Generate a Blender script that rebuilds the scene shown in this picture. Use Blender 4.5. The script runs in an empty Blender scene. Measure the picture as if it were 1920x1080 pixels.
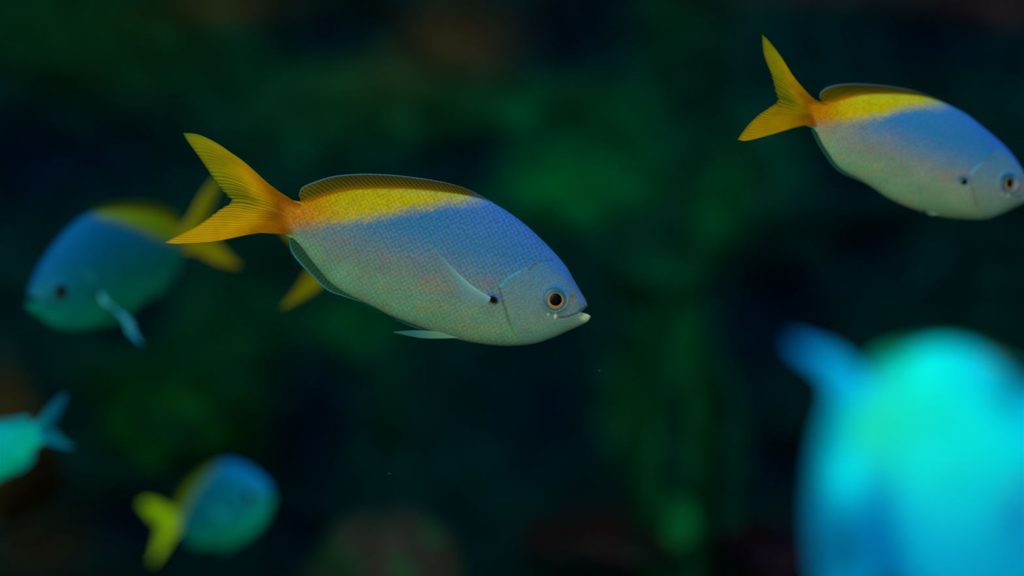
import bpy, math
import numpy as np

# ------------------------------------------------------------------ camera, world, lights
sc = bpy.context.scene
sc.view_settings.view_transform = 'Standard'
sc.view_settings.look = 'None'
sc.view_settings.exposure = 0.0
sc.view_settings.gamma = 1.0
sc.view_settings.use_curve_mapping = False

CAM_Z = 1.0
LENS = 85.0
K = 36.0 / LENS / 1920.0            # metres per pixel per metre of distance
D0 = 1.6                            # distance of the sharp fish
cam = bpy.data.cameras.new('camera'); cam.lens = LENS; cam.sensor_width = 36
cam.dof.use_dof = True; cam.dof.focus_distance = 1.585; cam.dof.aperture_fstop = 2.3
cam.clip_start = 0.05
camo = bpy.data.objects.new('camera', cam); sc.collection.objects.link(camo)
camo.location = (0, 0, CAM_Z); camo.rotation_euler = (math.pi / 2, 0, 0)
sc.camera = camo

w = bpy.data.worlds.new('water_glow'); sc.world = w; w.use_nodes = True
w.node_tree.nodes['Background'].inputs[0].default_value = (0.0, 0.36, 0.46, 1)
w.node_tree.nodes['Background'].inputs[1].default_value = 0.16


def sun(name, direction, strength, color, angle):
    l = bpy.data.lights.new(name, 'SUN'); l.energy = strength; l.color = color; l.angle = math.radians(angle)
    o = bpy.data.objects.new(name, l); sc.collection.objects.link(o)
    import mathutils
    o.rotation_euler = mathutils.Vector(direction).to_track_quat('-Z', 'Y').to_euler()
    return o


def spot(name, loc, target, power, color, size_deg, radius, blend=0.6):
    import mathutils
    l = bpy.data.lights.new(name, 'SPOT'); l.energy = power; l.color = color
    l.spot_size = math.radians(size_deg); l.spot_blend = blend; l.shadow_soft_size = radius
    o = bpy.data.objects.new(name, l); sc.collection.objects.link(o)
    o.location = loc
    o.rotation_euler = (mathutils.Vector(target) - mathutils.Vector(loc)).to_track_quat('-Z', 'Y').to_euler()
    return o


sun('hall_light', (0.0, 0.95, -0.26), 2.2, (1.0, 0.98, 0.90), 50)
sun('tank_light', (-0.12, -0.30, -0.93), 1.7, (0.04, 0.45, 1.0), 20)
spot('cyan_tank_lamp', (0.35, 0.0, 1.75), (0.25, 1.0, 0.88), 30.0, (0.04, 0.95, 1.0), 34, 0.08)


# ------------------------------------------------------------------ helpers
def s2l(c):
    c = np.asarray(c, float) / 255.0
    return np.where(c <= 0.04045, c / 12.92, ((c + 0.055) / 1.055) ** 2.4)


def P(px, py, d):
    return ((px - 960) * K * d, d, CAM_Z - (py - 540) * K * d)


def tag(o, label=None, cat=None, group=None, kind=None):
    if label: o['label'] = label
    if cat: o['category'] = cat
    if group: o['group'] = group
    if kind: o['kind'] = kind
    return o


def mesh_obj(name, verts, faces, mat, parent=None, col=None, smooth=True):
    me = bpy.data.meshes.new(name)
    verts = np.asarray(verts, float)
    faces = np.asarray(faces, np.int32)
    me.vertices.add(len(verts)); me.vertices.foreach_set('co', verts.astype(np.float32).ravel())
    k = faces.shape[1]
    me.loops.add(len(faces) * k); me.loops.foreach_set('vertex_index', faces.ravel())
    me.polygons.add(len(faces))
    me.polygons.foreach_set('loop_start', np.arange(len(faces), dtype=np.int32) * k)
    me.update(calc_edges=True); me.validate()
    if smooth:
        me.polygons.foreach_set('use_smooth', np.ones(len(me.polygons), bool))
    if col is not None:
        a = me.color_attributes.new('tone', 'FLOAT_COLOR', 'POINT')
        c = np.ones((len(verts), 4), np.float32); col = np.asarray(col); c[:, :col.shape[1]] = col
        a.data.foreach_set('color', c.ravel())
    me.materials.append(mat)
    o = bpy.data.objects.new(name, me); sc.collection.objects.link(o)
    if parent is not None: o.parent = parent
    return o


def grid_faces(nu, nv, wrap_v=False, off=0, flip=False):
    i = np.arange(nu - 1)[:, None]; j = np.arange(nv if wrap_v else nv - 1)[None, :]
    j2 = (j + 1) % nv
    a = i * nv + j; b = i * nv + j2; c = (i + 1) * nv + j2; d = (i + 1) * nv + j
    f = np.stack([a, b, c, d], -1).reshape(-1, 4) + off
    return f[:, ::-1] if flip else f


def crom(pts, n=400):
    p = np.asarray(pts, float)
    t = np.concatenate([[0], np.cumsum(np.sqrt(np.linalg.norm(np.diff(p, axis=0), axis=1)) + 1e-6)])
    m = np.zeros_like(p)
    m[1:-1] = (p[2:] - p[:-2]) / (t[2:] - t[:-2])[:, None]
    m[0] = (p[1] - p[0]) / (t[1] - t[0]); m[-1] = (p[-1] - p[-2]) / (t[-1] - t[-2])
    T = np.linspace(0, t[-1], n); k = np.clip(np.searchsorted(t, T, side='right') - 1, 0, len(t) - 2)
    h = (t[k + 1] - t[k])[:, None]; s = ((T - t[k])[:, None]) / h
    q = (2 * s**3 - 3 * s**2 + 1) * p[k] + (s**3 - 2 * s**2 + s) * h * m[k] + (-2 * s**3 + 3 * s**2) * p[k + 1] + (s**3 - s**2) * h * m[k + 1]
    d = np.concatenate([[0], np.cumsum(np.linalg.norm(np.diff(q, axis=0), axis=1))])
    D = np.linspace(0, d[-1], n)
    return np.stack([np.interp(D, d, q[:, a]) for a in range(q.shape[1])], -1)


def sm(a, b, x):
    t = np.clip((x - a) / (b - a), 0, 1); return t * t * (3 - 2 * t)


def mix(a, b, t):
    return a * (1 - t[..., None]) + b * t[..., None]


def dist_poly(X, Y, pts):
    """distance of points to a polyline and the side (cross sign)"""
    best = np.full(X.shape, 1e9); side = np.zeros(X.shape); tt = np.zeros(X.shape)
    pts = np.asarray(pts, float); n = len(pts) - 1
    for i in range(n):
        ax, ay = pts[i]; bx, by = pts[i + 1]; dx, dy = bx - ax, by - ay
        t = np.clip(((X - ax) * dx + (Y - ay) * dy) / (dx * dx + dy * dy), 0, 1)
        d = np.hypot(X - ax - t * dx, Y - ay - t * dy)
        m = d < best
        best = np.where(m, d, best); side = np.where(m, np.sign((X - ax) * dy - (Y - ay) * dx), side); tt = np.where(m, (i + t) / n, tt)
    return best, side, tt


_rng = np.random.RandomState(7)
_tab = _rng.rand(64, 64, 64)


def vnoise(p):
    p = np.asarray(p, float); i = np.floor(p).astype(int); f = p - i; f = f * f * (3 - 2 * f); r = 0
    for dx in (0, 1):
        for dy in (0, 1):
            for dz in (0, 1):
                wgt = (f[..., 0] if dx else 1 - f[..., 0]) * (f[..., 1] if dy else 1 - f[..., 1]) * (f[..., 2] if dz else 1 - f[..., 2])
                r = r + wgt * _tab[(i[..., 0] + dx) % 64, (i[..., 1] + dy) % 64, (i[..., 2] + dz) % 64]
    return r


def fbm(p, o=4):
    a, s, t = 0.5, 0, 0
    for k in range(o):
        s = s + a * vnoise(p * 2**k + 13.7 * k); t += a; a *= 0.5
    return s / t


# ------------------------------------------------------------------ materials
def new_mat(name):
    m = bpy.data.materials.new(name); m.use_nodes = True; m.node_tree.nodes.clear(); return m, m.node_tree


def skin_material(name, unit, scale_px, rough=0.5, strength=1.0):
    """fish skin: attribute colour times a lattice of scales, faint grain, scale bump"""
    m, nt = new_mat(name); N = nt.nodes.new; L = nt.links.new
    out = N('ShaderNodeOutputMaterial'); b = N('ShaderNodeBsdfPrincipled'); L(b.outputs[0], out.inputs[0])
    at = N('ShaderNodeAttribute'); at.attribute_name = 'tone'
    tc = N('ShaderNodeTexCoord')
    mp = N('ShaderNodeMapping'); mp.vector_type = 'POINT'; L(tc.outputs['Object'], mp.inputs[0])
    mp.inputs['Rotation'].default_value = (math.pi / 2, 0, 0)
    mp2 = N('ShaderNodeMapping'); L(mp.outputs[0], mp2.inputs[0])
    mp2.inputs['Rotation'].default_value = (0, 0, math.radians(45 - 17))
    s = 1.0 / (scale_px * unit); mp2.inputs['Scale'].default_value = (s, s, s)
    vo = N('ShaderNodeTexVoronoi'); vo.voronoi_dimensions = '2D'; vo.inputs['Scale'].default_value = 1; vo.inputs['Randomness'].default_value = 0.3
    L(mp2.outputs[0], vo.inputs['Vector'])
    r = N('ShaderNodeMapRange'); L(vo.outputs['Distance'], r.inputs[0])
    r.inputs[1].default_value = 0.15; r.inputs[2].default_value = 0.65; r.inputs[3].default_value = 1.0 + .14 * strength; r.inputs[4].default_value = 1.0 - .24 * strength
    # alpha of the attribute = how strongly scales show
    mul = N('ShaderNodeMix'); mul.data_type = 'FLOAT'; L(at.outputs['Alpha'], mul.inputs[0]); mul.inputs[2].default_value = 1.0; L(r.outputs[0], mul.inputs[3])
    no = N('ShaderNodeTexNoise'); no.noise_dimensions = '3D'; no.inputs['Scale'].default_value = 1.0 / (3.2 * unit); no.inputs['Detail'].default_value = 2
    L(tc.outputs['Object'], no.inputs['Vector'])
    sub = N('ShaderNodeVectorMath'); sub.operation = 'SUBTRACT'; L(no.outputs['Color'], sub.inputs[0]); sub.inputs[1].default_value = (.5, .5, .5)
    scl = N('ShaderNodeVectorMath'); scl.operation = 'MULTIPLY_ADD'; L(sub.outputs[0], scl.inputs[0])
    g = 1.7 * strength
    scl.inputs[1].default_value = (g, g * .7, g); scl.inputs[2].default_value = (1, 1, 1)
    v1 = N('ShaderNodeVectorMath'); v1.operation = 'MULTIPLY'; L(at.outputs['Color'], v1.inputs[0]); L(scl.outputs[0], v1.inputs[1])
    v2 = N('ShaderNodeVectorMath'); v2.operation = 'SCALE'; L(v1.outputs[0], v2.inputs[0]); L(mul.outputs[0], v2.inputs['Scale'])
    L(v2.outputs[0], b.inputs['Base Color'])
    b.inputs['Roughness'].default_value = rough; b.inputs['Specular IOR Level'].default_value = 0.08
    bu = N('ShaderNodeBump'); bu.inputs['Strength'].default_value = 0.35 * strength; bu.inputs['Distance'].default_value = 1.2 * unit
    L(mul.outputs[0], bu.inputs['Height']); L(bu.outputs[0], b.inputs['Normal'])
    return m


def fin_material(name, rough=0.55):
    """fin membrane: attribute colour, attribute alpha as see-through amount"""
    m, nt = new_mat(name); N = nt.nodes.new; L = nt.links.new
    out = N('ShaderNodeOutputMaterial'); b = N('ShaderNodeBsdfPrincipled'); mx = N('ShaderNodeMixShader'); tr = N('ShaderNodeBsdfTransparent')
    at = N('ShaderNodeAttribute'); at.attribute_name = 'tone'
    L(at.outputs['Color'], b.inputs['Base Color']); b.inputs['Roughness'].default_value = rough; b.inputs['Specular IOR Level'].default_value = 0.05
    L(at.outputs['Alpha'], mx.inputs[0]); L(tr.outputs[0], mx.inputs[1]); L(b.outputs[0], mx.inputs[2]); L(mx.outputs[0], out.inputs[0])
    return m


def plain_attr(name, rough=0.8, spec=0.2, noise=0.0, nscale=40, coat=0):
    m, nt = new_mat(name); N = nt.nodes.new; L = nt.links.new
    out = N('ShaderNodeOutputMaterial'); b = N('ShaderNodeBsdfPrincipled'); L(b.outputs[0], out.inputs[0])
    at = N('ShaderNodeAttribute'); at.attribute_name = 'tone'
    b.inputs['Roughness'].default_value = rough; b.inputs['Specular IOR Level'].default_value = spec; b.inputs['Coat Weight'].default_value = coat
    if noise:
        no = N('ShaderNodeTexNoise'); no.inputs['Scale'].default_value = nscale; no.inputs['Detail'].default_value = 5
        tc = N('ShaderNodeTexCoord'); L(tc.outputs['Object'], no.inputs['Vector'])
        r = N('ShaderNodeMapRange'); L(no.outputs['Fac'], r.inputs[0]); r.inputs[1].default_value = .3; r.inputs[2].default_value = .7; r.inputs[3].default_value = 1 - noise; r.inputs[4].default_value = 1 + noise
        v = N('ShaderNodeVectorMath'); v.operation = 'SCALE'; L(at.outputs['Color'], v.inputs[0]); L(r.outputs[0], v.inputs['Scale']); L(v.outputs[0], b.inputs['Base Color'])
        bu = N('ShaderNodeBump'); bu.inputs['Distance'].default_value = 0.01; L(no.outputs['Fac'], bu.inputs['Height']); L(bu.outputs[0], b.inputs['Normal'])
    else:
        L(at.outputs['Color'], b.inputs['Base Color'])
    return m


M_ROCK = plain_attr('mossy_rock', 1.0, 0.0, .45, 30)
M_EYE = plain_attr('iris', .35, .3)
M_PUPIL = plain_attr('pupil', .3, .15)
M_FIN = fin_material('fin_membrane')

# ------------------------------------------------------------------ fish shapes (side outlines, one unit = one millimetre-ish step, y down)
PAL_MAIN = dict(yellow=(186, 170, 0), orange=(194, 124, 0), blue=(24, 116, 170), blue2=(52, 112, 192), grey=(112, 134, 124), belly=(106, 158, 120),
                head=(96, 138, 140), fin=(106, 96, 0), finrim=(60, 130, 150), tail=(218, 174, 0), tail2=(150, 150, 0), pect=(140, 200, 204), spot=(2, 2, 12),
                iris=(176, 124, 40), ring=(24, 92, 112), lip=(190, 210, 160), anal=(34, 78, 52), analrim=(30, 140, 150))

SPEC_MAIN = dict(
    o=(820, 490),
    top=[(518, 366), (535, 370), (556, 377), (575, 377), (604, 369), (631, 361), (666, 355), (719, 353), (772, 354), (826, 359), (875, 366), (919, 378), (951, 396),
         (984, 420), (1016, 449), (1042, 476), (1062, 500), (1076, 524), (1088, 545), (1098, 562), (1102, 573)],
    bot=[(518, 437), (533, 440), (546, 447), (562, 461), (580, 484), (600, 509), (619, 530), (641, 546), (677, 565), (704, 578), (733, 593), (769, 607), (812, 623), (854, 636),
         (903, 645), (951, 649), (1000, 645), (1036, 634), (1065, 621), (1090, 610), (1103, 602), (1108, 594)],
    notch=(1088, 586), notch_w=34,
    wid=[(0, 1), (.03, 4.5), (.07, 9), (.12, 16), (.2, 26), (.35, 40), (.5, 50), (.65, 54), (.78, 51), (.88, 41), (.95, 27), (1, 13)],
    tail_top=[(566, 384), (556, 379), (544, 372), (522, 358), (500, 341), (478, 321), (456, 302), (433, 286), (411, 271), (389, 259), (367, 251), (343, 249)],
    tail_bot=[(566, 446), (550, 440), (533, 439), (511, 438), (489, 437), (467, 440), (433, 447), (400, 453), (356, 456), (330, 457), (308, 455)],
    tail_end=[(343, 249), (351, 264), (373, 294), (393, 323), (407, 343), (421, 361), (434, 378), (411, 394), (393, 408), (367, 425), (333, 442), (308, 455)],
    dor_base=[(566, 384), (604, 376), (631, 368), (666, 362), (719, 360), (772, 361), (826, 366), (875, 374), (925, 388)],
    dor_edge=[(560, 366), (566, 352), (587, 342), (622, 331), (657, 327), (693, 326), (737, 328), (772, 332), (808, 337), (843, 344), (880, 356), (926, 380)],
    anal_base=[(548, 442), (571, 466), (595, 496), (619, 525), (641, 541), (684, 562)],
    anal_edge=[(542, 448), (546, 472), (564, 496), (586, 518), (605, 537), (619, 547), (648, 557), (684, 568)],
    pel_root=(862, 630), pel_tips=[(738, 600), (738, 623)],
    pect=dict(root=[(921, 558), (914, 572)], up=[(921, 558), (885, 535), (850, 503), (804, 455)], lo=[(914, 574), (880, 573), (850, 548), (804, 455)]),
    eye=(1041, 561), eye_r=22, spot=(925, 562), spot_r=(12, 8.5, 30),
    gill=[(972, 508), (950, 521), (936, 536), (941, 556), (949, 582), (955, 603), (964, 622)],
    mouth=[(1100, 574), (1082, 588), (1066, 594), (1049, 596)],
    nape=[(992, 506), (1003, 495), (1016, 489), (1035, 488)],
    nostril=(1074, 556), glint=(1041, 592),
    bound=[(520, 440), (538, 428), (560, 423), (595, 420), (660, 415), (708, 407), (757, 397), (806, 388), (838, 381), (887, 379), (925, 376), (960, 300)],
    blueline=[(600, 414), (1040, 556)], yx=(545, 930), unit_ref=1.0)

SPEC_RIGHT = dict(
    o=(1720, 290),
    top=[(1512, 180), (1525, 186), (1540, 191), (1560, 191), (1581, 185), (1616, 178), (1669, 176), (1722, 180), (1757, 189), (1789, 203), (1813, 217), (1841, 240), (1870, 265),
         (1891, 289), (1908, 317), (1921, 338), (1931, 352), (1935, 358)],
    bot=[(1512, 236), (1525, 241), (1534, 258), (1549, 283), (1573, 314), (1613, 338), (1637, 353), (1669, 374), (1708, 391), (1750, 404), (1792, 411), (1845, 412), (1873, 403),
         (1898, 391), (1920, 381), (1933, 375), (1939, 368)],
    notch=(1926, 364), notch_w=22,
    wid=[(0, 1), (.03, 4.5), (.07, 9), (.12, 15), (.2, 24), (.35, 36), (.5, 44), (.65, 47), (.78, 45), (.88, 37), (.95, 24), (1, 12)],
    tail_top=[(1560, 198), (1542, 193), (1525, 186), (1507, 168), (1486, 141), (1465, 106), (1444, 78), (1430, 64)],
    tail_bot=[(1560, 246), (1540, 240), (1525, 238), (1511, 235), (1486, 240), (1440, 254), (1400, 264), (1384, 262)],
    tail_end=[(1428, 64), (1433, 103), (1446, 141), (1453, 172), (1457, 189), (1440, 203), (1423, 215), (1402, 236), (1384, 260)],
    dor_base=[(1545, 196), (1565, 196), (1581, 190), (1616, 184), (1669, 182), (1722, 186), (1757, 195), (1792, 208)],
    dor_edge=[(1537, 184), (1539, 173), (1556, 162), (1595, 157), (1651, 160), (1704, 168), (1745, 181), (1790, 202)],
    anal_base=[(1524, 240), (1540, 262), (1556, 288), (1580, 312), (1620, 336)],
    anal_edge=[(1521, 243), (1528, 259), (1546, 290), (1571, 320), (1617, 342)],
    pel_root=(1752, 400), pel_tips=[(1716, 390), (1720, 396)],
    pect=dict(root=[(1805, 335), (1799, 346)], up=[(1805, 335), (1800, 340), (1794, 350), (1787, 364)], lo=[(1799, 346), (1797, 352), (1793, 358), (1787, 366)]),
    eye=(1892, 343), eye_r=17, spot=(1807, 340), spot_r=(9, 8, 40),
    gill=[(1839, 306), (1829, 314), (1820, 325), (1823, 345), (1827, 365), (1832, 385), (1838, 398)],
    mouth=[(1934, 358), (1924, 366), (1914, 369), (1904, 370)],
    nape=[(1850, 300), (1862, 296), (1870, 295)],
    nostril=(1913, 338), glint=(1890, 366),
    bound=[(1505, 245), (1515, 232), (1550, 232), (1581, 229), (1616, 222), (1651, 219), (1669, 212), (1704, 202), (1743, 198), (1789, 204), (1820, 190), (1840, 120)],
    blueline=[(1610, 240), (1895, 345)], yx=(1520, 1790), unit_ref=.82)

# the big near fish: swims away from the glass, tail towards it
SPEC_NEAR = dict(
    o=(1800, 880),
    top=[(1596, 800), (1612, 760), (1622, 722), (1640, 694), (1672, 676), (1716, 656), (1765, 645), (1820, 655), (1862, 680), (1895, 706), (1960, 745), (2030, 795), (2080, 840), (2110, 890), (2125, 915)],
    bot=[(1596, 880), (1615, 915), (1640, 960), (1672, 1020), (1700, 1080), (1740, 1140), (1790, 1180), (1850, 1200), (1910, 1195), (1970, 1170), (2030, 1120), (2080, 1050), (2110, 990), (2125, 950)],
    notch=(2115, 932), notch_w=40,
    wid=[(0, 6), (.03, 20), (.08, 36), (.2, 60), (.35, 80), (.5, 92), (.65, 95), (.78, 88), (.88, 70), (.95, 45), (1, 22)],
    tail_top=[(1640, 760), (1618, 712), (1603, 690), (1580, 672), (1548, 655), (1515, 645), (1482, 636)],
    tail_bot=[(1640, 860), (1652, 920), (1660, 970), (1660, 1020), (1650, 1080), (1630, 1140), (1590, 1190)],
    tail_end=[(1482, 636), (1505, 668), (1545, 700), (1556, 745), (1540, 800), (1524, 870), (1518, 940), (1520, 1010), (1530, 1080), (1555, 1140), (1590, 1190)],
    dor_base=[(1635, 720), (1670, 690), (1716, 670), (1765, 660), (1820, 666), (1870, 682), (1930, 710)],
    dor_edge=[(1628, 705), (1640, 672), (1676, 655), (1735, 644), (1800, 642), (1860, 664), (1925, 700)],
    anal_base=[(1640, 930), (1672, 1000), (1700, 1060), (1740, 1120)],
    anal_edge=[(1630, 940), (1640, 1010), (1668, 1090), (1730, 1140)],
    pel_root=(1850, 1180), pel_tips=[(1760, 1220), (1765, 1240)],
    pect=dict(root=[(1930, 900), (1930, 930)], up=[(1930, 900), (1900, 905), (1880, 940), (1872, 1000)], lo=[(1930, 930), (1915, 960), (1900, 990), (1872, 1002)]),
    eye=(2060, 900), eye_r=28, spot=(1940, 900), spot_r=(14, 12, 0),
    gill=[(1990, 820), (1970, 850), (1965, 880), (1975, 940), (1985, 1000), (2000, 1050), (2010, 1090)],
    mouth=[(2122, 925), (2105, 935), (2085, 942), (2070, 945)],
    nape=[(2000, 800), (2020, 790), (2040, 790)],
    nostril=(2095, 900), glint=(2060, 940),
    bound=[(1590, 760), (1620, 745), (1650, 710), (1690, 690), (1730, 668), (1780, 640), (1850, 600), (1900, 550), (1950, 500)],
    blueline=[(1800, 700), (2000, 900)], yx=(1610, 1760), unit_ref=1.7)



def reshape(spec, fn, keys):
    out = dict(spec)
    for k in keys:
        v = spec[k]
        out[k] = fn(*v) if isinstance(v, tuple) else [fn(*p) for p in v]
    return out


TAIL_KEYS = ('tail_top', 'tail_bot', 'tail_end')
BODY_KEYS = ('top', 'bot', 'dor_base', 'dor_edge', 'anal_base', 'anal_edge')


def slim_body(x, y):
    f = 1 - .30 * float(sm(530, 640, x)); ya = 405 + (x - 545) * .36
    return (x, ya + (y - ya) * f)


def short_tail(x, y):
    f = 1 if x > 540 else .74
    return (545 + (x - 545) * f, 408 + (y - 408) * f)


def steep_tail(x, y):
    f = 1 - .25 * float(sm(400, 330, y)) if x < 540 else 1
    return (545 - (545 - x) * f, 408 + (y - 408) * (1.1 if y < 408 else (1.0 + .08 * float(sm(540, 420, x)))))


SPEC_SLIM = reshape(reshape(SPEC_MAIN, slim_body, BODY_KEYS), short_tail, TAIL_KEYS)
SPEC_STEEP = reshape(SPEC_MAIN, steep_tail, TAIL_KEYS)


def build_fish(name, spec, loc, unit, yaw=0, pitch=0, roll=0, res=(160, 96), pal=None, unyaw=0.0, label='', group=None,
               scale_px=6.5, tex=1.0, pect_out=8.0, pect_alpha=1.0, blue_all=False, tail_bend=0.0, pect_swing=0.0, patches=(), pect=None, face=1.0):
    """unit = metres per outline step; unyaw = the turn under which the outline was seen"""
    pal = {**PAL_MAIN, **(pal or {})}
    C = {k: s2l(v) for k, v in pal.items()}
    ox, oy = spec['o']; cx = 1.0 / math.cos(unyaw)
    u0 = spec['unit_ref']

    DD = 1.0 / K if not unyaw else (unit / K) / unit        # distance in local steps
    sin_u, cos_u = math.sin(unyaw), math.cos(unyaw)
    ax0, az0 = ox - 960, oy - 540

    def T(pts):                       # side outline as seen under the turn unyaw -> local x, z (in steps)
        p = np.asarray(pts, float).reshape(-1, 2); a = (p[:, 0] - 960) * K
        X = (a * DD - ax0) / (cos_u - a * sin_u)
        Z = -((p[:, 1] - 540) * K * (DD + X * sin_u) - az0)
        return np.stack([X, Z], -1)

    def TI(X, Z, Yl=0.0):             # the way back, Yl = how far the point bulges towards the viewer
        dep = K * (DD + X * sin_u - Yl * cos_u)
        return 960 + (ax0 + X * cos_u + Yl * sin_u) / dep, 540 + (az0 - Z) / dep

    root = bpy.data.objects.new(name, None); sc.collection.objects.link(root)
    root.empty_display_size = .02
    root.location = loc; root.rotation_mode = 'XYZ'
    root.rotation_euler = (roll, pitch, yaw)
    tag(root, label, 'fish', group or 'yellow tailed and cyan fish swimming in the tank')
    MS = skin_material(name + '_skin', unit, scale_px * u0, .5, tex)

    # ---- body
    nq, nt_ = res
    top = crom(T(spec['top']), 900); bot = crom(T(spec['bot']), 900)
    q = 1 - (1 - np.linspace(0, 1, nq)) ** 1.35

    def along(c):
        f = (c - c[0]) @ (c[-1] - c[0]); f = np.maximum.accumulate(f / f[-1]); f += np.linspace(0, 1e-7, len(f))
        return np.stack([np.interp(q, f, c[:, 0]), np.interp(q, f, c[:, 1])], -1)
    pt, pb = along(top), along(bot)
    wd = np.asarray(spec['wid'], float)
    wl = crom(np.stack([wd[:, 0] * 100, wd[:, 1]], -1), 400)
    W = np.interp(q, wl[:, 0] / 100, wl[:, 1])
    th = np.linspace(0, 2 * np.pi, nt_, endpoint=False)
    mid = pb + (pt - pb) * .52
    S = np.sin(th)[None, :, None]; Cc = np.cos(th)[None, :]
    XZ = np.where(S > 0, mid[:, None] + S * (pt - mid)[:, None], mid[:, None] - S * (pb - mid)[:, None])
    Y = W[:, None] * np.sign(Cc) * np.abs(Cc) ** 1.12
    # mouth: pull the sides of the last rings back to the corner
    nx = T([spec['notch']])[0]
    endp = .5 * (pt[-1] + pb[-1]); back = nx - endp
    ramp = np.clip((q - 1 + .055) / .055, 0, 1) ** 2
    sn = np.sin(th)[None, :]
    vsh = np.where(sn > 0, 1 - np.abs(sn), (1 - np.abs(sn)) ** 2.0)
    XZ = XZ + (ramp[:, None] * vsh)[..., None] * back[None, None]
    # inner mouth rings
    inner = []
    for k, (sh, dp) in enumerate([(.8, .5), (.45, 1.0), (.05, 1.3)]):
        c = XZ[-1].mean(0)
        inner.append((c + (XZ[-1] - c) * sh + back * dp, Y[-1] * sh))
    XZ = np.concatenate([XZ] + [i[0][None] for i in inner]); Y = np.concatenate([Y] + [i[1][None] for i in inner])
    # back to outline pixel coords for patterns
    PX, PY = TI(XZ[..., 0], XZ[..., 1], np.abs(Y))
    sg = np.sign(Y) * (np.abs(Cc) ** .5)
    disp = np.zeros(Y.shape)
    gd, gs, gt = dist_poly(PX, PY, spec['gill'])
    front = gs * (1 if True else -1)
    # which sign is in front (towards the snout)?
    tst = dist_poly(np.array([spec['eye'][0]]), np.array([float(spec['eye'][1])]), spec['gill'])[1][0]
    infront = gs == tst
    near = np.exp(-gd / (9 * u0)); ends = sm(0, .12, gt) * (1 - .7 * sm(.75, 1, gt))
    disp += np.where(infront, 2.2 * u0 * near, -1.4 * u0 * np.exp(-gd / (3 * u0))) * ends
    md, _, mt = dist_poly(PX, PY, spec['mouth'])
    disp -= 1.8 * u0 * np.exp(-(md / (2 * u0)) ** 2)
    er = np.hypot(PX - spec['eye'][0], (PY - spec['eye'][1])) ; R = spec['eye_r']
    disp += 2.2 * u0 * np.exp(-((er - R * 1.12) / (R * .2)) ** 2) - 5 * u0 * (1 - sm(R * .8, R * 1.0, er))
    nd = np.hypot(PX - spec['nostril'][0], PY - spec['nostril'][1])
    disp -= 1.6 * u0 * np.exp(-(nd / (3 * u0)) ** 2)
    na, _, _ = dist_poly(PX, PY, spec['nape'])
    disp -= 1.0 * u0 * np.exp(-(na / (2 * u0)) ** 2)
    Y = Y + sg * disp
    V = np.stack([XZ[..., 0], Y, XZ[..., 1]], -1)
    # ---- body colours (skin markings, with glints and highlights painted in as colour)
    bd = np.asarray(spec['bound'], float); by = np.interp(PX, bd[:, 0], bd[:, 1])
    rag = (fbm(np.stack([PX / (9 * u0), PY / (9 * u0), PX * 0], -1), 3) - .5) * 9 * u0 + (fbm(np.stack([PX / (3 * u0), PY / (3 * u0), PX * 0 + 5], -1), 2) - .5) * 16 * u0
    yel = sm(-17 * u0, 16 * u0, by - PY + rag) * (1 - sm(spec['yx'][1] - 70 * u0, spec['yx'][1] + 8 * u0, PX + rag))
    (x0, y0), (x1, y1) = spec['blueline']
    ln = y0 + (PX - x0) * (y1 - y0) / (x1 - x0)
    blue = sm(-62 * u0, 58 * u0, ln - PY + rag * .8)
    blue *= sm(x0 - 60 * u0, x0 + 50 * u0, PX)
    tn = sm(250 * u0, 0, PY - by) if False else None
    hrel = (S[..., 0] + 0 * Y[:nq])                              # -1 belly .. 1 back
    hrel = np.concatenate([hrel, np.repeat(hrel[-1:], 3, 0)])
    col = mix(np.broadcast_to(C['grey'], V.shape), np.broadcast_to(C['belly'], V.shape), sm(-.15, -.85, hrel) if False else (1 - sm(-.9, -.2, hrel)))
    mott = fbm(np.stack([PX / (34 * u0), PY / (24 * u0), PX * 0 + 3], -1), 3)
    col = col * (0.86 + .3 * mott[..., None])
    warm = sm(.5, .75, fbm(np.stack([PX / (40 * u0), PY / (18 * u0), PX * 0 + 9], -1), 3))
    col = mix(col, col * np.array([1.32, .95, .85]), warm)
    violet = sm(.0, .9, hrel) * sm(x0 + 150 * u0, x0 + 330 * u0, PX)
    bl = mix(np.broadcast_to(C['blue'], V.shape), np.broadcast_to(C['blue2'], V.shape), violet * .85)
    col = mix(col, bl, blue * .92)
    head = np.where(infront, 1.0, 0.0) * sm(0, 10 * u0, gd)
    col = mix(col, np.broadcast_to(C['head'], V.shape), head * .38 * (1 - sm(.45, .8, hrel)))
    if not blue_all:
        org = 1 - sm(spec['yx'][0] + 10 * u0, spec['yx'][0] + 120 * u0, PX)
        yc = mix(np.broadcast_to(C['yellow'], V.shape), np.broadcast_to(C['orange'], V.shape), org)
        yc = yc * (.86 + .3 * fbm(np.stack([PX / (8 * u0), PY / (8 * u0), PX * 0], -1), 2)[..., None])
        col = mix(col, yc, yel)
    # orange-brown line where the dorsal fin meets the back, dark gill slit, dark mouth line, nostril, nape crease
    col = mix(col, col * .42, np.where(infront, np.exp(-(gd / (1.6 * u0)) ** 2) * .6, np.exp(-(gd / (4.0 * u0)) ** 2)) * ends * sm(.3, .45, gt) * .75)
    rimt = np.where(infront, np.exp(-((gd - 2 * u0) / (3.0 * u0)) ** 2), 0) * (1 - sm(.28, .42, gt))
    col = mix(col, np.broadcast_to(s2l((50, 175, 200)), V.shape), rimt * .8)
    col = mix(col, col * .35, np.exp(-(md / (1.8 * u0)) ** 2) * .9)
    col = mix(col, np.broadcast_to(s2l((125, 45, 25)), V.shape), np.exp(-(nd / (4.6 * u0)) ** 2) * .75 * face)
    gx, gy = spec['glint']  # bright glints below the eye, painted into the skin colour
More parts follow.
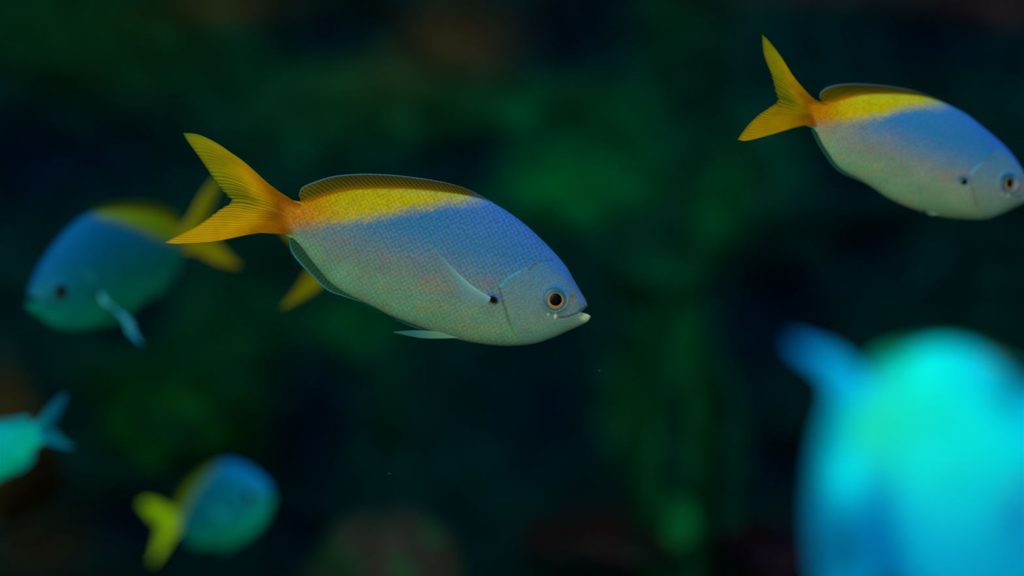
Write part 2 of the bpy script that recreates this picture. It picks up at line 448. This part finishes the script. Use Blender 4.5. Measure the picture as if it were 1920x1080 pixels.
    gl = np.exp(-(((PX - gx) / (2.2 * u0)) ** 2 + ((PY - gy) / (4.2 * u0)) ** 2)); gl += .6 * np.exp(-(np.hypot(PX - gx + 13 * u0, PY - gy + 3 * u0) / (2.4 * u0)) ** 2)
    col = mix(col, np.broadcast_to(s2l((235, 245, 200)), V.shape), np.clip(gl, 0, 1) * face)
    col = mix(col, col * .6, np.exp(-(na / (2.2 * u0)) ** 2) * .7)
    # snout brown band between eye and lip
    ex, ey = spec['eye']
    brown = np.exp(-(((PX - ex - 26 * u0) / (9 * u0)) ** 2 + ((PY - ey - 5 * u0) / (15 * u0)) ** 2))
    col = mix(col, np.broadcast_to(s2l((140, 125, 90)), V.shape), brown * .6 * face)
    # orbit: blue above the eye, teal round it
    ringm = np.exp(-((er - R * 1.12) / (R * .16)) ** 2)
    ang = np.arctan2(-(PY - ey), PX - ex)
    col = mix(col, np.broadcast_to(s2l((25, 125, 205)), V.shape), ringm * np.clip(np.sin(ang + .2), 0, 1) * .9)
    col = mix(col, np.broadcast_to(s2l((20, 95, 95)), V.shape), ringm * np.clip(-np.sin(ang), 0, 1) * .6)
    # lower lip
    lp = T([spec['bot'][-1]])[0]; lpx, lpy = TI(lp[0], lp[1])
    lip = np.exp(-(np.hypot((PX - lpx + 8 * u0) / 1.5, PY - lpy - 2 * u0) / (7.5 * u0)) ** 2)
    col = mix(col, np.broadcast_to(C['lip'], V.shape), np.clip(lip * 1.2, 0, 1))
    # black mark at the root of the pectoral fin
    sx, sy = spec['spot']; ra, rb, an = spec['spot_r']; a = math.radians(an)
    dx, dy = (PX - sx), (PY - sy); e = np.hypot((dx * math.cos(a) + dy * math.sin(a)) / ra, (-dx * math.sin(a) + dy * math.cos(a)) / rb)
    col = mix(col, np.broadcast_to(s2l((40, 110, 190)), V.shape), np.exp(-((e - 1.25) / .3) ** 2) * (dy < 0) * .7)
    col = mix(col, np.broadcast_to(C['spot'], V.shape), 1 - sm(.55, 1.15, e))
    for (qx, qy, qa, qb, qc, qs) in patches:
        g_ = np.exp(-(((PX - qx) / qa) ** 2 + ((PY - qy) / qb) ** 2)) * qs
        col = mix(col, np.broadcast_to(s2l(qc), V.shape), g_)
    col[nq:] *= .15
    sc_amt = (1 - head * .75) * (1 - .45 * (1 - sm(-.8, .2, hrel))) * (1 - .3 * yel)
    sc_amt = sc_amt * (1 - sm(R * 1.6, R * 1.0, er))
    rgba = np.concatenate([np.clip(col, 0, 1), np.clip(sc_amt, 0, 1)[..., None]], -1)

    def bend(v):
        if tail_bend:
            xx = np.maximum(0, (-v[..., 0]) - 230 * u0 * cx)
            v = v.copy(); v[..., 1] += tail_bend * xx ** 1.5 / math.sqrt(200 * u0)
        return v
    V = bend(V)
    n1 = V.shape[0]
    Vf = V.reshape(-1, 3) * unit; F = grid_faces(n1, nt_, True)
    ca = V[0].mean(0) * unit; cb = V[-1].mean(0) * unit
    Vf = np.concatenate([Vf, [ca, cb]])
    i0 = n1 * nt_; j = np.arange(nt_); j2 = (j + 1) % nt_
    F = np.concatenate([F, np.stack([j2, j, np.full(nt_, i0), np.full(nt_, i0)], -1)[:, [0, 1, 2, 2]][:, :4] if False else np.zeros((0, 4), int)])
    cf = np.concatenate([rgba.reshape(-1, 4), rgba[0, :1], rgba[-1, :1]])
    mesh_obj('body', Vf[:-2], F[:, ::-1], MS, root, cf[:-2])

    # ---- surface height for parts that lie on the flank
    VV = V[:nq]; side_m = np.cos(th) < 0
    gxs = PX[:nq][:, side_m].ravel(); gys = PY[:nq][:, side_m].ravel(); gyv = -VV[:, side_m, 1].ravel()

    gx3 = XZ[:nq][:, side_m].reshape(-1, 2)

    def on_skin(px, py):
        return gx3[np.argsort(np.hypot(gxs - px, gys - py))[:4]].mean(0)

    def flank(px, py):
        d = np.hypot(gxs - px, gys - py); k = np.argsort(d)[:6]
        return gyv[k].mean()

    # ---- eyes (both sides), each with its pupil
    ew = flank(ex - R * 1.2, ey), flank(ex + R * 1.2, ey), flank(ex, ey - R * 1.2), flank(ex, ey + R * 1.2)
    tiltx = math.atan2(ew[1] - ew[0], 2.4 * R * cx); tiltz = math.atan2(ew[3] - ew[2], 2.4 * R)
    ec = on_skin(ex, ey); yc0 = float(np.mean(ew))
    for sd in (-1, 1):
        def dome(name_, rad, h0, h1, parent, mat, colf, nr=18, na_=48, dz=(0, 0)):
            r = np.linspace(0, 1, nr); a_ = np.linspace(0, 2 * np.pi, na_, endpoint=False)
            rr, aa = np.meshgrid(r, a_, indexing='ij')
            hx = rad * rr * np.cos(aa) + dz[0]; hz = rad * rr * np.sin(aa) + dz[1]
            hh = h0 + h1 * np.sqrt(np.clip(1 - (rr * .97) ** 2, 0, 1))
            y = yc0 + hh + hx * math.tan(tiltx) - hz * math.tan(tiltz)
            v = np.stack([ec[0] + hx, sd * y, ec[1] + hz], -1).reshape(-1, 3) * unit
            f = grid_faces(nr, na_, True, flip=(sd > 0))
            return mesh_obj(name_, v, f, mat, parent, colf(rr, aa).reshape(-1, 3))

        def iris(rr, aa):
            c = np.broadcast_to(C['iris'], rr.shape + (3,)).copy()
            # golden crescents before and behind the pupil, dusky above
            c = mix(c, c * np.array([.75, .55, .5]), sm(.2, 1, np.sin(aa)) * .9)
            c = mix(c, np.broadcast_to(C['ring'], c.shape), sm(.60, .74, rr + .12 * np.sin(aa) - .04 * np.cos(aa)))
            c = mix(c, np.broadcast_to(s2l((45, 128, 132)), c.shape), np.exp(-((rr - .86) / .07) ** 2) * .6)
            c = mix(c, c * .4, sm(.93, 1, rr))
            return c
        eo = dome('eye', R, -2.5 * u0, 4.5 * u0, root, M_EYE, iris)
        dome('pupil', R * .52, 1.1 * u0, 1.6 * u0, eo, M_PUPIL, lambda rr, aa: np.broadcast_to(s2l((2, 2, 5)), rr.shape + (3,)), dz=(R * .04, -R * .02))

    # ---- fins
    def fin(name_, c0, c1, e0, e1, colf, nu=60, nv=30, thick=(5, .8), wave=0.0, rays=0, yoff=None, parent=root):
        """patch between base c0 and edge c1 (u along, v outwards), sides e0 (u=0) and e1 (u=1)"""
        c0, c1 = crom(c0, nu), crom(c1, nu)
        uu, vv = np.meshgrid(np.linspace(0, 1, nu), np.linspace(0, 1, nv), indexing='ij'); U_, V_ = uu[..., None], vv[..., None]
        e0 = crom(e0, nv) if e0 is not None else c0[0] + (c1[0] - c0[0]) * np.linspace(0, 1, nv)[:, None]
        e1 = crom(e1, nv) if e1 is not None else c0[-1] + (c1[-1] - c0[-1]) * np.linspace(0, 1, nv)[:, None]
        p = (1 - V_) * c0[:, None] + V_ * c1[:, None] + (1 - U_) * e0[None] + U_ * e1[None] \
            - ((1 - U_) * (1 - V_) * c0[0] + U_ * (1 - V_) * c0[-1] + (1 - U_) * V_ * c1[0] + U_ * V_ * c1[-1])
        t = (thick[0] * (1 - vv) ** 1.5 + thick[1]) * u0 * .5
        if rays:
            t = t * (1 + .55 * np.cos(uu * rays * 2 * np.pi)) + .12 * u0
        edge = np.minimum(1, np.minimum(uu, 1 - uu) * nu / 2 + .15)
        t = t * edge
        y0_ = (yoff(uu, vv, p) if yoff else 0) + wave * u0 * np.sin(vv * 2.2 + uu * 5) * vv
        A = np.stack([p[..., 0], y0_ - t, p[..., 1]], -1); B = np.stack([p[..., 0], y0_ + t, p[..., 1]], -1)
        A, B = bend(A), bend(B)
        v = np.concatenate([A.reshape(-1, 3), B.reshape(-1, 3)]) * unit
        F1 = grid_faces(nu, nv); F2 = grid_faces(nu, nv, off=nu * nv, flip=True)
        # rim
        idx = np.arange(nu * nv).reshape(nu, nv)
        loop = np.concatenate([idx[:, 0], idx[-1, 1:], idx[-2::-1, -1], idx[0, -2:0:-1]]); l2 = np.roll(loop, -1)
        F3 = np.stack([loop, l2, l2 + nu * nv, loop + nu * nv], -1)
        ppx, ppy = TI(p[..., 0], p[..., 1])
        c = colf(uu, vv, ppx, ppy)
        if c.shape[-1] == 3: c = np.concatenate([c, np.ones(uu.shape + (1,))], -1)
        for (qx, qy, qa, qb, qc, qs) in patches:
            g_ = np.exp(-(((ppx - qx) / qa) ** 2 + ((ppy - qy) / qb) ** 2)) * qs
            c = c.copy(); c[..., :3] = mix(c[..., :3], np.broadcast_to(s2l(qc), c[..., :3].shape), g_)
        c = c.reshape(-1, 4)
        return mesh_obj(name_, v, np.concatenate([F1, F2, F3]), M_FIN, parent, np.concatenate([c, c]))

    def cc(k, shp): return np.broadcast_to(C[k], shp + (3,))

    def tail_col(u, v, x, y):
        c = mix(cc('tail', u.shape), cc('tail2', u.shape), sm(.45, 1.0, v) * (1 - sm(.45, .6, u)))
        c = mix(c, cc('orange', u.shape), (1 - sm(.12, .6, v)) * .85)
        ray = .5 + .5 * np.cos(u * 38 * 2 * np.pi + 1.5 * np.sin(v * 3) + 1.3 * np.sin(u * 31))
        c = c * (1 - .68 * sm(.25, .8, v) * ray * (.35 + .65 * np.exp(-((u - .5) / .22) ** 2)))[..., None]
        c = mix(c, c * np.array([.55, .75, .6]), np.exp(-((u - .47) / .09) ** 2) * sm(.35, .8, v) * .8)
        rim = np.maximum(1 - sm(.0, .035, u), sm(.975, 1, v) * .7)
        c = mix(c, c * np.array([.45, .8, 1.2]), rim)
        c = c * (.9 + .22 * fbm(np.stack([x / (14 * u0), y / (14 * u0), x * 0], -1), 2)[..., None])
        al = 1 - .15 * sm(.6, 1, v) - .45 * sm(.95, 1, v)
        return np.concatenate([c, al[..., None]], -1)

    hr = res[0] > 250
    nu_t, nv_t = (420, 90) if hr else (90, 40)
    tt, tb, te = T(spec['tail_top']), T(spec['tail_bot']), T(spec['tail_end'])
    te[0] = tt[-1]; te[-1] = tb[-1]
    if hr:                            # ragged trailing edge towards the fork
        te = crom(te, 90); kk = np.linspace(0, 1, 90)
        te[:, 0] += u0 * cx * 2.6 * ((np.arange(90) % 4 < 2) - .5) * np.exp(-((kk - .5) / .17) ** 2)
    base = np.stack([tt[0] + (tb[0] - tt[0]) * k for k in np.linspace(0, 1, 5)])
    fin('caudal_fin', base, te, tt, tb, tail_col, nu_t, nv_t, (9, 1.2), wave=3, rays=38 if hr else 0)

    def dor_col(u, v, x, y):
        c = mix(cc('fin', u.shape) * 1.0, cc('fin', u.shape) * .45, sm(.25, .95, v) * sm(.02, .25, u))
        c = mix(c, s2l((172, 104, 8)) * np.ones(c.shape), (1 - sm(.14, .42, v)) * .85 * (1 - sm(.7, .95, u)))
        ray = .5 + .5 * np.cos((u + .07 * v) * 44 * 2 * np.pi)
        c = c * (1 - .62 * ray * sm(.15, .5, v))[..., None]
        c = mix(c, cc('blue', u.shape) * .5, sm(.84, .98, u) * .8)
        c = mix(c, cc('finrim', u.shape), sm(.93, .985, v) * (1 - .5 * sm(.6, .8, u)))
        al = 1 - .18 * sm(.3, .9, v) * (1 - ray) * (1 - sm(.9, .96, v))
        return np.concatenate([c, al[..., None]], -1)
    if blue_all:
        dor_c = lambda u, v, x, y: mix(cc('fin', u.shape), cc('finrim', u.shape), sm(.3, .9, u))
    else:
        dor_c = dor_col
    db, de = T(spec['dor_base']), T(spec['dor_edge'])
    fin('dorsal_fin', db, de, None, None, dor_c, 420 if hr else 80, 40 if hr else 16, (7, .9), rays=52 if hr else 0)

    def anal_col(u, v, x, y):
        c = cc('anal', u.shape) * (.9 + .18 * np.cos(u * 26 * 2 * np.pi))[..., None]
        c = mix(c, cc('analrim', u.shape) * .8, sm(.80, .95, v))
        return c
    fin('anal_fin', T(spec['anal_base']), T(spec['anal_edge']), None, None, anal_col, 200 if hr else 50, 24 if hr else 12, (5, 1.2))

    # pelvic fins
    prx, pry = spec['pel_root']
    for k, (tx, ty) in enumerate(spec['pel_tips']):
        sd = 1 if k == 0 else -1
        L_ = math.hypot(tx - prx, ty - pry)
        b0 = T([(prx + 6 * u0, pry + (4 if k else 0) * u0), (prx - 26 * u0, pry + (-8 if k else -10) * u0)]); b0 = np.stack([b0[0], b0.mean(0), b0[1]])
        tip = T([(tx, ty)])[0]
        lowm = T([(prx - .55 * L_, pry + (ty - pry) * .55 + (8 if k else 6) * u0)])[0]; upm = T([(prx - .62 * L_, pry + (ty - pry) * .72 - 6 * u0)])[0]
        e0 = np.stack([b0[0], lowm, tip]); e1 = np.stack([b0[-1], upm, tip + np.array([3 * u0, 2 * u0])])
        edge_ = np.stack([e0[-1], (e0[-1] + e1[-1]) / 2, e1[-1]])

        def pel_col(u, v, x, y):
            c = mix(cc('belly', u.shape) * .9, cc('analrim', u.shape) * .55 + cc('belly', u.shape) * .15, sm(.15, .7, v)) * (.85 + .2 * np.cos(u * 9 * 2 * np.pi))[..., None]
            return np.concatenate([c, (1 - .35 * sm(.5, 1, v))[..., None]], -1)
        fin('pelvic_fin', b0, edge_, e0, e1, pel_col, 40, 50, (4, .9), yoff=lambda u, v, p, sd=sd: sd * (9 + 9 * v) * u0)

    # pectoral fins
    pc = pect or spec['pect']
    sh_ = on_skin(*pc['root'][0]) - T([pc['root'][0]])[0]
    up, lo, rt = T(pc['up']) + sh_, T(pc['lo']) + sh_, T(pc['root']) + sh_
    rt3 = np.stack([rt[0], rt.mean(0), rt[1]])
    tipe = np.stack([up[-1], (up[-1] + lo[-1]) / 2, lo[-1]])
    fr = flank(*pc['root'][0])
    tl = np.array([flank(pc['up'][-1][0] * t_ + pc['root'][0][0] * (1 - t_), pc['up'][-1][1] * t_ + pc['root'][0][1] * (1 - t_)) for t_ in np.linspace(0, 1, 9)])
    for sd in (-1, 1):
        if pect is not None and sd < 0:
            up, lo, rt = T(spec['pect']['up']) + sh_, T(spec['pect']['lo']) + sh_, T(spec['pect']['root']) + sh_
        elif pect is not None:
            up, lo, rt = T(pc['up']) + sh_, T(pc['lo']) + sh_, T(pc['root']) + sh_
        rt3 = np.stack([rt[0], rt.mean(0), rt[1]]); tipe = np.stack([up[-1], (up[-1] + lo[-1]) / 2, lo[-1]])

        def yo(u, v, p, sd=sd):
            return sd * (np.interp(v, np.linspace(0, 1, 9), tl) + (1.5 + pect_out * v ** 1.2 * .5) * u0 + (pect_swing if sd > 0 else 0) * v * u0)

        def pect_col(u, v, x, y):
            c = cc('pect', u.shape) * (.9 + .12 * np.cos(u * 14 * 2 * np.pi))[..., None]
            al = (.95 * np.exp(-u / (.10 + .22 * (1 - v))) * (1 - .75 * sm(.3, 1, v)) + .05) * (1 - sm(.9, 1, u))
            al = np.maximum(al, .9 * (1 - sm(.02, .34, v + .35 * u)))
            al = al * pect_alpha if pect_alpha <= 1 else np.maximum(al, .95 * (1 - .5 * sm(.8, 1, v)))
            return np.concatenate([c, np.clip(al, 0, 1)[..., None]], -1)
        fin('pectoral_fin', rt3, tipe, up, lo, pect_col, 60, 60, (4, .8), yoff=yo)
    return root


# ------------------------------------------------------------------ large structure: rock wall and sea bed
def px_of(V):
    return 960 + V[..., 0] / (K * V[..., 1]), 540 - (V[..., 2] - CAM_Z) / (K * V[..., 1])


WALL_Y = 3.75
nx_, nz_ = 520, 220
gx_, gz_ = np.meshgrid(np.linspace(-3.6, 3.6, nx_), np.linspace(0.1, 3.0, nz_), indexing='ij')
pn = np.stack([gx_ * 2.2, gz_ * 2.2, gx_ * 0 + 1.5], -1)
rel = (fbm(pn, 5) - .5) * .55 + (fbm(pn * 4.1 + 7, 3) - .5) * .10
Vw = np.stack([gx_, WALL_Y - rel - .35 * np.maximum(0, np.abs(gx_) - 1.3) ** 1.6, gz_], -1)
# growth on the rock: centre (x, z as seen on the wall), size, colour, amount
GROWTH = [(60, 40, 200, 120, (6, 52, 14), .6), (300, 60, 220, 130, (8, 52, 16), .7), (440, 15, 130, 30, (60, 46, 14), .6), (160, 150, 90, 80, (4, 46, 20), .6),
          (560, 200, 160, 110, (4, 60, 36), .75), (690, 160, 90, 60, (6, 78, 40), .8), (850, 90, 110, 60, (62, 44, 20), .7), (760, 160, 130, 50, (44, 52, 24), .6),
          (880, 40, 120, 40, (50, 44, 18), .5), (860, 210, 200, 70, (6, 68, 36), .8), (988, 222, 32, 26, (0, 110, 66), .95), (1120, 200, 140, 70, (0, 70, 34), .6),
          (1080, 350, 120, 60, (0, 104, 44), .95), (1160, 300, 80, 80, (0, 80, 44), .8), (1240, 40, 60, 110, (2, 56, 26), .6), (1320, 60, 70, 90, (2, 46, 26), .5),
          (1400, 300, 90, 80, (0, 66, 46), .6), (1350, 400, 60, 110, (2, 76, 32), .75), (1440, 370, 36, 50, (0, 66, 50), .7), (1230, 520, 110, 80, (0, 60, 38), .7),
          (1270, 620, 60, 90, (0, 62, 34), .6), (1190, 770, 70, 90, (2, 84, 34), .9), (1270, 760, 60, 160, (2, 86, 32), .85), (1360, 800, 26, 110, (0, 60, 40), .7),
          (1280, 985, 42, 60, (10, 96, 44), .9), (1150, 985, 120, 26, (66, 36, 34), .8), (1440, 1010, 90, 30, (58, 24, 40), .8), (1860, 16, 140, 26, (60, 40, 46), .9),
          (1500, 8, 200, 10, (50, 30, 40), .6), (640, 610, 110, 60, (0, 72, 30), .9), (400, 640, 130, 120, (2, 56, 24), .7), (250, 730, 90, 60, (2, 64, 22), .75),
          (380, 820, 110, 70, (2, 66, 20), .85), (470, 700, 60, 160, (2, 50, 26), .6), (20, 760, 40, 60, (66, 56, 14), .7), (45, 880, 34, 60, (72, 48, 20), .8),
          (60, 1020, 90, 60, (48, 40, 18), .7), (200, 880, 60, 60, (2, 44, 26), .4), (730, 780, 60, 90, (2, 50, 30), .5), (450, 430, 120, 120, (0, 50, 34), .6),
          (620, 60, 140, 50, (4, 44, 22), .5), (1560, 500, 130, 60, (0, 40, 34), .5), (1440, 950, 100, 100, (0, 40, 34), .3), (1000, 560, 60, 60, (0, 40, 30), .3)]
VOIDS = [(30, 300, 90, 110), (150, 290, 160, 80), (240, 580, 60, 60), (580, 740, 70, 120), (560, 860, 60, 90), (660, 1060, 60, 30), (1070, 60, 110, 90), (1420, 620, 80, 120), (1450, 880, 80, 60),
         (1040, 780, 130, 120), (880, 300, 100, 50), (620, 60, 120, 60), (1750, 90, 200, 60), (1620, 480, 80, 60), (1580, 320, 40, 60), (250, 990, 70, 50), (560, 1020, 60, 60), (1480, 560, 90, 60)]
wx, wy = px_of(np.stack([gx_, np.full_like(gx_, WALL_Y), gz_], -1))
base_c = np.broadcast_to(s2l((0, 33, 35)), gx_.shape + (3,)) * (.75 + .6 * fbm(pn * 1.7 + 3, 4))[..., None]
wob = (fbm(pn * 3 + 11, 3) - .5) * 60
for (cx_, cy_, rx, ry, c_, am) in GROWTH:
    g_ = np.exp(-(((wx - cx_ + wob) / rx) ** 2 + ((wy - cy_ + wob) / ry) ** 2)) * am
    base_c = mix(base_c, np.broadcast_to(s2l(c_) * .95, base_c.shape), g_)
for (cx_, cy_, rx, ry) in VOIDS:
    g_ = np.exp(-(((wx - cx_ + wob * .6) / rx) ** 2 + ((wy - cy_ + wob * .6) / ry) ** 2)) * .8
    base_c = mix(base_c, np.broadcast_to(s2l((0, 14, 36)), base_c.shape), g_)  # darkness of the hollows painted into the rock colour
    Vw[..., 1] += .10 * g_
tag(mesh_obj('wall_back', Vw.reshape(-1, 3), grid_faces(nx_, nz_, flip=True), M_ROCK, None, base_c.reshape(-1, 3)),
    'dark mossy rock wall of the aquarium with green algae patches', 'wall', kind='structure')

fx_, fy_ = np.meshgrid(np.linspace(-3.6, 3.6, 220), np.linspace(.3, 4.1, 150), indexing='ij')
fz_ = .40 + .135 * sm(2.2, 2.8, fy_) + (fbm(np.stack([fx_ * 3, fy_ * 3, fx_ * 0], -1), 4) - .5) * .035
tag(mesh_obj('floor', np.stack([fx_, fy_, fz_], -1).reshape(-1, 3), grid_faces(220, 150), M_ROCK, None,
             np.broadcast_to(s2l((34, 40, 34)), (220 * 150, 3)) * 1.0),
    'dark rocky aquarium bottom below the fish', 'floor', kind='structure')


def rock(name, label, px, py, d, rx, ry, rz, c1, c2, seed=0, rough=.35, cat='rock', group=None, freq=2.2, pw=1.0):
    """a lumpy stone, radii in metres, two tones mixed by growth"""
    n1_, n2_ = 70, 110
    a_ = np.linspace(.001, np.pi - .001, n1_); b_ = np.linspace(0, 2 * np.pi, n2_, endpoint=False)
    aa, bb = np.meshgrid(a_, b_, indexing='ij')
    D_ = np.stack([np.sin(aa) * np.cos(bb), np.sin(aa) * np.sin(bb), np.cos(aa)], -1)
    nn = fbm(D_ * freq + seed * 3.1, 5); r = 1 + (nn - .5) * 2 * rough
    Dp = np.sign(D_) * np.abs(D_) ** pw
    v = Dp * r[..., None] * np.array([rx, ry, rz])
    t = sm(.42, .6, fbm(D_ * 2.7 + seed * 5.3 + 4, 4))
    c = mix(np.broadcast_to(s2l(c1), v.shape), np.broadcast_to(s2l(c2), v.shape), t)
    o = mesh_obj(name, v.reshape(-1, 3), grid_faces(n1_, n2_, True), M_ROCK, None, c.reshape(-1, 3))
    o.location = P(px, py, d)
    return tag(o, label, cat, group)


rock('coral_boulder', 'rounded grey brown coral boulder with a green tinge, at the bottom below the main fish', 725, 1085, 3.05, .098, .10, .094, (50, 50, 44), (24, 66, 42), 1, .16, 'coral', freq=1.4)
rock('rock_pillar', 'tall green mossy rock pillar right of the middle', 1262, 900, 3.45, .055, .07, .27, (0, 42, 32), (0, 60, 30), 2, .45, 'rock')
rock('rock_column', 'slim dim green rock column beside the thicker mossy pillar', 1372, 900, 3.5, .026, .04, .17, (0, 36, 34), (0, 46, 36), 5, .40, 'rock')
rock('rock_ledge', 'reddish brown rock ledge between coral boulder and mossy pillar', 1125, 1010, 3.45, .115, .26, .024, (46, 32, 36), (24, 36, 34), 3, .25, 'rock')
rock('rock_shelf', 'dark purplish rock shelf left of the large cyan fish', 1450, 1040, 3.4, .07, .26, .04, (42, 22, 36), (14, 26, 36), 4, .25, 'rock')
rock('algae_clump', 'bright green algae clump low on the rock pillar', 1275, 985, 3.3, .026, .03, .036, (12, 100, 48), (6, 84, 46), 6, .3, 'algae')
rock('mossy_rock', 'dim mossy rock behind the small fish at lower left', 340, 800, 3.47, .10, .14, .062, (2, 44, 24), (3, 66, 22), 7, .35, 'rock')
rock('brown_stone', 'brown stone at the left edge under the cyan fish', 48, 905, 3.45, .028, .24, .05, (70, 50, 22), (30, 48, 22), 8, .3, 'rock')

# ------------------------------------------------------------------ fish
U0 = K * D0
build_fish('fusilier_fish', SPEC_MAIN, P(820, 490, D0), U0, res=(430, 250), scale_px=7.4, tex=.95,
           patches=[(515, 402, 26, 20, (148, 86, 0), .7), (405, 300, 50, 18, (120, 112, 0), .4)],
           pect_out=6,
           label='sharp blue and yellow fish in the middle, seen full length from the side')

DR = 1.70; YR = math.radians(33)
build_fish('fusilier_fish', SPEC_RIGHT, P(1720, 290, DR), K * DR, yaw=YR, unyaw=YR, res=(320, 190), scale_px=7.5, tex=.8, pect_out=2, pect_alpha=.35,
           pal=dict(blue=(28, 128, 196), blue2=(20, 110, 210), grey=(134, 146, 130), belly=(118, 160, 122), yellow=(200, 186, 0), analrim=(30, 100, 104), tail=(196, 160, 0)),
           label='yellow tailed fish at the upper right whose snout touches the picture edge')

DIM = dict(yellow=(112, 140, 0), orange=(160, 150, 0), blue=(0, 98, 134), blue2=(0, 92, 150), grey=(0, 122, 116), belly=(0, 168, 128), head=(0, 108, 122),  # water's dimming and tint put into the skin colours of farther fish
           fin=(84, 118, 0), finrim=(50, 100, 20), tail=(176, 170, 0), tail2=(150, 160, 0), pect=(70, 200, 220), ring=(0, 60, 80), iris=(40, 60, 40),
           lip=(0, 130, 110), anal=(0, 110, 96), analrim=(0, 120, 106))
DL = 2.1
build_fish('fusilier_fish', SPEC_STEEP, P(208, 500, DL), U0 * 1.04, face=0, yaw=math.radians(180 + 60), pitch=math.radians(-3), pal=DIM, tex=.4, scale_px=9,
           pect_out=10, pect_swing=125, pect_alpha=2, pect=dict(root=[(921, 556), (914, 578)], up=[(921, 556), (908, 590), (888, 625), (868, 672)], lo=[(914, 580), (868, 612), (848, 648), (852, 680)]), label='blurred teal fish facing left, partly behind the tail of the sharp fish')

build_fish('fusilier_fish', SPEC_MAIN, P(416, 950, 2.6), U0 * .95, face=0, yaw=math.radians(-52), pitch=math.radians(-30), pal={**DIM, 'yellow': (110, 170, 0), 'pect': (40, 230, 240), 'tail': (195, 255, 0), 'blue': (0, 130, 168), 'blue2': (0, 130, 190), 'head': (0, 130, 150), 'grey': (0, 130, 150), 'belly': (0, 168, 130), 'tail2': (190, 255, 0), 'orange': (170, 225, 0), 'fin': (90, 140, 0)}, tex=.5, scale_px=9,
           label='small blurred blue fish with lime forked tail at the lower left')

build_fish('fusilier_fish', SPEC_MAIN, P(791, 492, 2.2), U0 * 1.0, face=0, yaw=math.radians(49), pitch=math.radians(-17), pal={**DIM, 'tail': (150, 150, 0), 'tail2': (150, 150, 0)}, tex=.5, scale_px=9,
           label='fish hidden behind the sharp fish, only its yellow tail tip showing below the belly')

CY = dict(yellow=(0, 195, 195), orange=(0, 190, 195), blue=(0, 190, 195), blue2=(0, 190, 200), grey=(0, 190, 178), belly=(0, 190, 150), head=(0, 180, 180),
          fin=(0, 150, 165), finrim=(0, 150, 165), tail=(0, 125, 150), tail2=(0, 105, 140), pect=(60, 200, 220), anal=(0, 150, 140), analrim=(0, 140, 150), lip=(0, 170, 150))
build_fish('fusilier_fish', SPEC_SLIM, P(-52, 868, 2.15), U0 * .86, face=0, yaw=math.radians(180 - 38), pitch=math.radians(2), pal=CY, tex=.4, scale_px=9, blue_all=True,
           label='blurred cyan fish leaving at the left edge with only its tail half in view')

NEAR = dict(yellow=(20, 190, 60), orange=(0, 190, 150), blue=(0, 195, 235), blue2=(0, 190, 240), grey=(0, 225, 215), belly=(0, 190, 230), head=(0, 180, 230),
            fin=(0, 150, 60), finrim=(0, 150, 160), tail=(0, 180, 245), tail2=(0, 150, 235), pect=(60, 210, 230), anal=(0, 70, 150), analrim=(0, 60, 160), lip=(0, 200, 210))
NEAR['orange'] = (0, 160, 225)
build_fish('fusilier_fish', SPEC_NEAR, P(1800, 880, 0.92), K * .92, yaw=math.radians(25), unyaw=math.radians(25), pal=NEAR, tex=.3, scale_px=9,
           patches=[(1840, 1090, 230, 200, (0, 160, 215), .75), (1900, 730, 50, 50, (0, 110, 130), .75), (1640, 780, 90, 100, (0, 205, 160), .8), (1668, 684, 26, 22, (0, 150, 40), .9), (1920, 980, 40, 80, (0, 100, 190), .7), (1584, 890, 36, 50, (0, 240, 250), 1.0),  # tone patches, among them a cyan highlight painted onto the tail
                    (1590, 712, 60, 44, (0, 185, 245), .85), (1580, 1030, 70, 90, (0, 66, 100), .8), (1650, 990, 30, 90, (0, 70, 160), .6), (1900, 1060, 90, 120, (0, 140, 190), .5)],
           label='very large bright cyan fish, strongly blurred, close to the glass at the lower right')

# drifting specks, in focus
for i, (px, py, lb) in enumerate([(1124, 695, 'tiny pale speck drifting below the snout of the sharp fish'), (730, 888, 'tiny pale speck drifting above the coral boulder')]):
    n1_, n2_ = 8, 12
    a_ = np.linspace(.01, np.pi - .01, n1_); b_ = np.linspace(0, 2 * np.pi, n2_, endpoint=False); aa, bb = np.meshgrid(a_, b_, indexing='ij')
    v = np.stack([np.sin(aa) * np.cos(bb) * 2.6, np.sin(aa) * np.sin(bb) * .9, np.cos(aa) * .9], -1) * U0
    v = v * (1 + .3 * vnoise(v * 900 + i * 7))[..., None]
    o = mesh_obj('drifting_particle', v.reshape(-1, 3), grid_faces(n1_, n2_, True), M_ROCK, None, np.broadcast_to(s2l((62, 84, 80)), (n1_ * n2_, 3)))
    o.location = P(px, py, D0); o.rotation_euler = (0, math.radians(12), 0)
    tag(o, lb, 'particle', 'specks drifting in the water')
